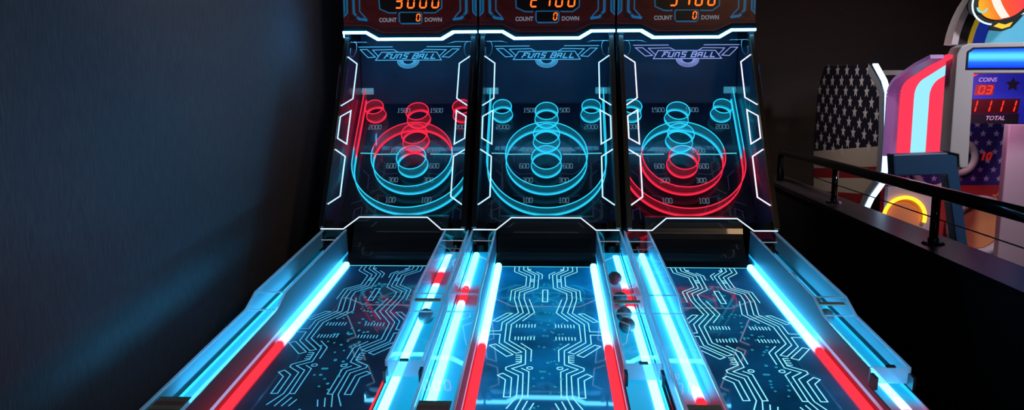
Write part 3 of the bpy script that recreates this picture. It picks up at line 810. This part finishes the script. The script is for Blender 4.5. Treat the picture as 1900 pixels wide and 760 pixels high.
# white gate frame nearest the railing
YF = 6.0
def avg(a, b): return tuple((p+q)/2 for p, q in zip(a, b))
fo = [(3.118, 1.95-.045), (3.145, 1.967), (3.2, 1.992), (4.35, 2.015), (4.35, 1.767), (3.255, 1.768), (3.262, 1.30), (3.268, 1.06), (3.258, 1.045), (3.215, 1.043), (3.20, 1.06), (3.19, 1.15), (3.120, 1.165)]
gfn = lambda p, y: gp(p[0], y, p[1])
bm = BM(); prism(bm, fo, gfn, YF, YF+.16); gf = new('gate_frame', bm, whitef, g, bevel=.008)
bm = BM(); prism(bm, [(3.188, 1.795), (3.188, 1.93), (3.232, 1.962), (4.3, 1.975), (4.3, 1.79)], gfn, YF-.004, YF-.0005); new('lamp_bezel', bm, dark, gf)
m_, nt_, out_ = newmat('blue_tube_lamp')
e_ = nt_.nodes.new('ShaderNodeEmission'); e_.inputs[1].default_value = 1.35
nt_.links.new(ramp_colour(nt_, axis_value(nt_, (0, 0, 1)), 1.75, 2.0, [(1.80, (.004, .02, .62)), (1.85, (.02, .14, .95)), (1.885, (.10, .62, 1.)), (1.905, (.10, .62, 1.)), (1.935, (.02, .16, .95)), (1.965, (.004, .02, .55))]), e_.inputs[0])
nt_.links.new(e_.outputs[0], out_.inputs[0])
bm = BM(); prism(bm, [(3.202, 1.808), (3.203, 1.922), (3.240, 1.948), (4.29, 1.962), (4.29, 1.805)], gfn, YF-.012, YF-.0045); new('header_lamp', bm, m_, gf)
# blue-grey beam and leg
bm = BM()
prism(bm, [(2.70, 1.147), (3.118, 1.163), (3.19, 1.147), (3.203, 1.06), (3.33, .40), (3.35, .0), (3.23, 0), (3.235, .455), (3.133, .94), (3.12, .988), (2.72, .98)], gfn, YF+.02, YF+.14)
new('gate_leg', bm, bluegrey, g, bevel=.01)
# marquee: arch, panel, football sign
bm = BM()
def arc(cx, cz, r0, r1, a0, a1, y0, y1, mat, nm, par=g, n=14):
    bm = BM()
    A = [a0+(a1-a0)*k/n for k in range(n+1)]
    for k in range(n):
        q = [(cx+r*cos(a), cz+r*sin(a)) for r, a in ((r0, A[k]), (r1, A[k]), (r1, A[k+1]), (r0, A[k+1]))]
        prism(bm, q, gfn, y0, y1)
    bmesh.ops.remove_doubles(bm, verts=bm.verts, dist=1e-5)
    return new(nm, bm, mat, par)
mq = arc(4.05, 1.93, .78, .83, PI*.97, PI*.55, 6.3, 6.42, whitef, 'marquee_arch')
mcy = plastic('marquee_cyan', (.10, .40, .55), .4, emit=(.10, .55, .80), es=.45)
mbl = plastic('marquee_blue', (.01, .03, .30), .4, emit=(.01, .04, .45), es=.4)
mye = plastic('marquee_yellow', (.60, .45, .05), .4, emit=(.7, .5, .02), es=.25)
arc(4.05, 1.93, .70, .7795, PI*.97, PI*.55, 6.32, 6.40, dark, 'marquee_dark_band', mq)
arc(4.05, 1.93, .665, .6995, PI*.97, PI*.55, 6.31, 6.40, mye, 'marquee_yellow_band', mq)
arc(4.05, 1.93, .565, .6645, PI*.97, PI*.55, 6.32, 6.40, mbl, 'marquee_blue_band', mq)
bm = BM(); prism(bm, [(4.05+.5645*cos(a), 1.93+.5645*sin(a)) for a in [PI*.98-PI*.48*k/10 for k in range(11)]]+[(4.7, 2.49), (4.7, 1.965)], gfn, 6.33, 6.40)
new('marquee_panel', bm, mcy, mq)
# football sign in front
def blob(pts, y0, y1, mat, nm, par): 
    bm = BM(); prism(bm, pts, gfn, y0, y1); return new(nm, bm, mat, par)
YS = 6.12
cx, cz, ra, rb_, rot = 3.505, 2.335, .195, .148, .42
def ell(k, n=40, dx=0, dz=0):
    return [(cx+dx+k*(ra*cos(t)*cos(rot)-rb_*sin(t)*sin(rot)), cz+dz+k*(ra*cos(t)*sin(rot)+rb_*sin(t)*cos(rot))) for t in [2*PI*i/n for i in range(n)]]
def circ(x, z, r, n=28): return [(x+r*cos(2*PI*i/n), z+r*sin(2*PI*i/n)) for i in range(n)]
signw = emis('sign_white', (.75, .9, 1.), 1.2, False)
signk = plastic('sign_black', (.004, .012, .012), .4)
def glowp(nm, c, s): return emis(nm, c, s, False)
sg_ = blob(ell(1.22), YS+.012, YS+.03, signk, 'football_sign', g)
rim = BM()
pts = ell(1.235); tube(rim, [gp(x, YS+.012, z) for x, z in pts], .007, 6, True); new('sign_edge_light', rim, signw, sg_, smooth=True)
blob(circ(3.315, 2.285, .075), YS+.0125, YS+.029, signk, 'sign_outline', sg_)
m2, nt2, out2 = newmat('football_orange_red'); e2 = nt2.nodes.new('ShaderNodeEmission'); e2.inputs[1].default_value = 1.0
nt2.links.new(ramp_colour(nt2, axis_value(nt2, (cos(rot), 0, sin(rot))), (.4), 1.3, [(.66, (1., .52, .03)), (.76, (1., .26, .03)), (.83, (1., .11, .04)), (1.06, (1., .05, .10))]), e2.inputs[0])
nt2.links.new(e2.outputs[0], out2.inputs[0]); m2.cycles.emission_sampling = 'NONE'
fb = blob(ell(1.0), YS-.004, YS+.011, m2, 'football', sg_)
def across(xo, w):    # curved white band over the ball
    L_, R_ = [], []
    for i in range(11):
        t = -1+2*i/10; bx = xo-.022*(1-t*t)
        for o_, lst in ((-w/2, L_), (w/2, R_)):
            u = bx+o_; v = rb_*.96*t*math.sqrt(max(0, 1-(u/ra)**2)); lst.append((cx+u*cos(rot)-v*sin(rot), cz+u*sin(rot)+v*cos(rot)))
    return L_+R_[::-1]
blob(across(-.045, .06), YS-.009, YS-.0045, glowp('sign_cream', (1., .85, .75), 1.1), 'white_band', sg_)
blob(circ(3.34, 2.27, .042)[14:]+circ(3.34, 2.27, .03)[14:][::-1], YS-.010, YS-.0045, glowp('sign_pale_cyan', (.3, .8, .95), 1.), 'sign_swirl', sg_)
bm = BM(); fl = [(3.40, 2.10), (3.43, 2.15), (3.50, 2.185), (3.60, 2.20), (3.66, 2.22), (3.62, 2.17), (3.57, 2.115), (3.50, 2.09)]
blob(fl, YS-.004, YS+.0115, signk, 'flame_outline', sg_)
blob([(3.435, 2.128), (3.47, 2.152), (3.52, 2.140), (3.575, 2.160), (3.555, 2.125), (3.50, 2.108)], YS-.009, YS-.0045, glowp('sign_yellow', (1., .62, .05), 1.1), 'flame', sg_)
# score panel
YP = 6.9
blue_p = plastic('score_panel_print', (.012, .02, .22), .35, emit=(.01, .02, .5), es=.25)
spn = blob([(3.66, 1.83), (4.45, 1.83), (4.164, 1.36), (3.68, 1.36)] if False else [(3.60, 1.83), (4.40, 1.83), (4.40, 1.36), (3.60, 1.36)], YP, YP+.05, blue_p, 'score_panel', g)
pp = lambda u, v, h: gp(u, YP-h, v)
blob([(3.62, 1.445), (4.154, 1.445), (4.154, 1.36), (3.62, 1.36)], YP-.002, YP-.0003, dark, 'total_strip', spn)
blob([(3.765, 1.70), (3.928, 1.70), (3.915, 1.607), (3.755, 1.607)], YP-.002, YP-.0003, redst, 'coin_window', spn)
blob([(3.60, 1.575), (4.156, 1.575), (4.14, 1.447), (3.60, 1.447)], YP-.002, YP-.0003, plastic('led_window', (.05, .004, .006), .3), 'score_window', spn)
bm = BM(); prism(bm, star_pts(4.08, 1.70, .065, .48), lambda p, h: pp(p[0], p[1], h), .0003, .002); new('star', bm, dark, spn)
bm = BM()
seg_digit(bm, '0', 3.79, 1.622, .043, .065, .011, pp, .0022, .004, .2); seg_digit(bm, '3', 3.853, 1.622, .043, .065, .011, pp, .0022, .004, .2)
for xx in (3.722, 3.842, 3.945, 4.055):
    seg_digit(bm, '1', xx, 1.462, .05, .10, .011, pp, .0022, .004, .2)
new('red_digits', bm, redled, spn)
bm = BM()
text_mesh(bm, 'COINS', .052, lambda u, v, h: pp(u+3.86, v+1.725, h), .0004, bold=.0006, shear=.25)
text_mesh(bm, 'TOTAL', .052, lambda u, v, h: pp(u+3.95, v+1.39, h), .0022, bold=.0012, shear=.25)
new('panel_lettering', bm, plastic('grey_letter', (.45, .42, .5), .4, emit=(.4, .35, .5), es=.12), spn)
# backboard with stars, x10 target
YK = 7.6
bb = blob([(3.35, .735), (4.515, .735), (4.515, 1.45), (3.35, 1.45)], YK, YK+.05, purp, 'backboard', g)
kp = lambda u, v, h: gp(u, YK-h, v)
bm = BM()
for r_ in range(8):
    for c_ in range(9):
        x = 3.44+c_*.125+(.0625 if r_ % 2 else 0); z = .80+r_*.088
        if x < 4.47: prism(bm, star_pts(x, z, .034), lambda p, h: kp(p[0], p[1], h), .0004, .002)
new('backboard_stars', bm, starp, bb)
def ringpart(x, z, r, w, mat, nm, par, n=36, a0=0, a1=2*PI, y=YK, d=.04):
    bm = BM(); tube(bm, [gp(x+r*cos(a0+(a1-a0)*k/n), y-d, z+r*sin(a0+(a1-a0)*k/n)) for k in range(n if a1-a0 > 6.2 else n+1)], w, 10, a1-a0 > 6.2)
    return new(nm, bm, mat, par, smooth=True)
ringpart(4.022, 1.01, .15, .035, pinkw, 'target_hoop', g)
ringpart(3.80, .90, .19, .035, pinkw, 'target_hoop', g)
bm = BM(); text_mesh(bm, '10', .105, lambda u, v, h: kp(u+4.29, v+.985, h), .003, bold=.006, shear=.25)
text_mesh(bm, 'x', .085, lambda u, v, h: kp(u+4.185, v+.985, h), .003, bold=.005, shear=.2)
new('times_ten', bm, plastic('red_letter', (.75, .04, .03), .4, emit=(.8, .04, .03), es=.15), bb)
lb = blob([(3.30, .05), (4.535, .05), (4.535, .7345), (3.30, .7345)], YK-.02, YK+.05, redb, 'lower_board', g)
blob(circ(4.245, .33, .215), YK-.05, YK-.0203, orng, 'orange_disc', lb)
ringpart(4.245, .33, .265, .05, pinkw, 'big_hoop', lb, d=.07)
bm = BM(); ribbon(bm, star_pts(4.44, .62, .06)+[star_pts(4.44, .62, .06)[0]], .008, lambda u, v, h: gp(u, YK-.02-h, v), .0004, .002); new('star_outline', bm, orng, lb)
# near white board with the yellow light arc
nb = blob([(3.13, .05), (3.56, .05), (3.56, .78), (3.13, .78)], 7.04, 7.10, pinkw, 'front_board', g)
ringpart(3.28, .50, .185, .017, yell, 'arc_light', nb, 30, -.25, PI+.15, 7.03, .02)
blob(circ(3.28, .50, .160), 7.036, 7.0395, orng, 'arc_disc', nb)
# right post and lower body
bm = BM(); prism(bm, [(4.02, .0), (4.26, 0), (4.24, 1.355), (4.02, 1.355)], gfn, 6.80, 6.88); new('side_post', bm, pinkw, g, bevel=.01)
bm = BM(); box(bm, 3.10-G0.x, 4.6-G0.x, 7.66-G0.y, 8.3-G0.y, 0, 1.5); new('machine_body', bm, dark, g)
bm = BM(); box(bm, 3.95-G0.x, 4.5-G0.x, 6.955-G0.y, 7.05-G0.y, 0, 1.83); 
bm.free()

# ------------------------------------------------------------------ room and game lamps, plus added unseen lamps
def area(name, loc, target, size, power, col):
    L_ = bpy.data.lights.new(name, 'AREA'); L_.size = size; L_.energy = power; L_.color = col
    o = bpy.data.objects.new(name, L_); COL.objects.link(o); o.location = loc
    o.rotation_euler = (Vector(target)-Vector(loc)).to_track_quat('-Z', 'Y').to_euler()
    return o
area('ceiling_lamp_warm', (2.8, -1.4, 3.9), (1.2, 5, .8), .5, 26, (1., .62, .32))
sl = bpy.data.lights.new('added_wall_spot', 'SPOT'); sl.energy = 85; sl.color = (1., .78, .72); sl.spot_size = math.radians(64); sl.spot_blend = 1.; sl.shadow_soft_size = .15  # added spot, cone shaped to lighten only the upper left wall
so = bpy.data.objects.new('added_wall_spot', sl); COL.objects.link(so); so.location = (.5, 1.2, 3.7)
so.rotation_euler = (Vector((-1.58, 3.7, 3.0))-so.location).to_track_quat('-Z', 'Y').to_euler()
lf = area('added_game_front_lamp', (4.3, 3.2, 3.9), (3.6, 6.2, 1.7), .4, 11, (.92, .85, 1.)); lf.data.spread = math.radians(60)  # added unseen lamp, brightens the football machine's front frame
lp = area('added_star_panel_lamp', (1.5, 6.2, 3.9), (3.2, 7.6, 1.2), .4, 8, (1., .84, .80)); lp.data.spread = math.radians(60)  # added unseen lamp, brightens the star-printed side panel
area('game_lamp', (3.75, 6.35, 1.72), (3.9, 7.6, .6), .25, 5.5, (1., .40, .75))

W = bpy.data.worlds.new('dark_hall'); S.world = W; W.use_nodes = True
W.node_tree.nodes['Background'].inputs[0].default_value = (.35, .32, .36, 1); W.node_tree.nodes['Background'].inputs[1].default_value = .006

# ------------------------------------------------------------------ camera
cam = bpy.data.cameras.new('camera'); co = bpy.data.objects.new('camera', cam); COL.objects.link(co)
cam.sensor_fit = 'HORIZONTAL'; cam.sensor_width = 36.; cam.lens = 1400/1900*36; cam.clip_start = .05
yaw, pit, rol = .04769, .13684, -.00318
fw = Vector((-sin(yaw)*cos(pit), cos(yaw)*cos(pit), -sin(pit)))
r = Vector((cos(yaw), sin(yaw), 0)); u = r.cross(fw)
r2 = r*cos(rol)+u*sin(rol); u2 = -r*sin(rol)+u*cos(rol)
co.matrix_world = Matrix(((r2.x, u2.x, -fw.x, .00879), (r2.y, u2.y, -fw.y, 0), (r2.z, u2.z, -fw.z, 1.57), (0, 0, 0, 1)))
S.camera = co

S.cycles.max_bounces = 10; S.cycles.transparent_max_bounces = 40; S.cycles.glossy_bounces = 5; S.cycles.diffuse_bounces = 4
S.cycles.caustics_reflective = False; S.cycles.caustics_refractive = False
S.cycles.sample_clamp_indirect = 3.
S.view_settings.view_transform = 'Standard'; S.view_settings.look = 'None'; S.view_settings.gamma = 1.; S.view_settings.exposure = 0.
S.view_settings.use_curve_mapping = False
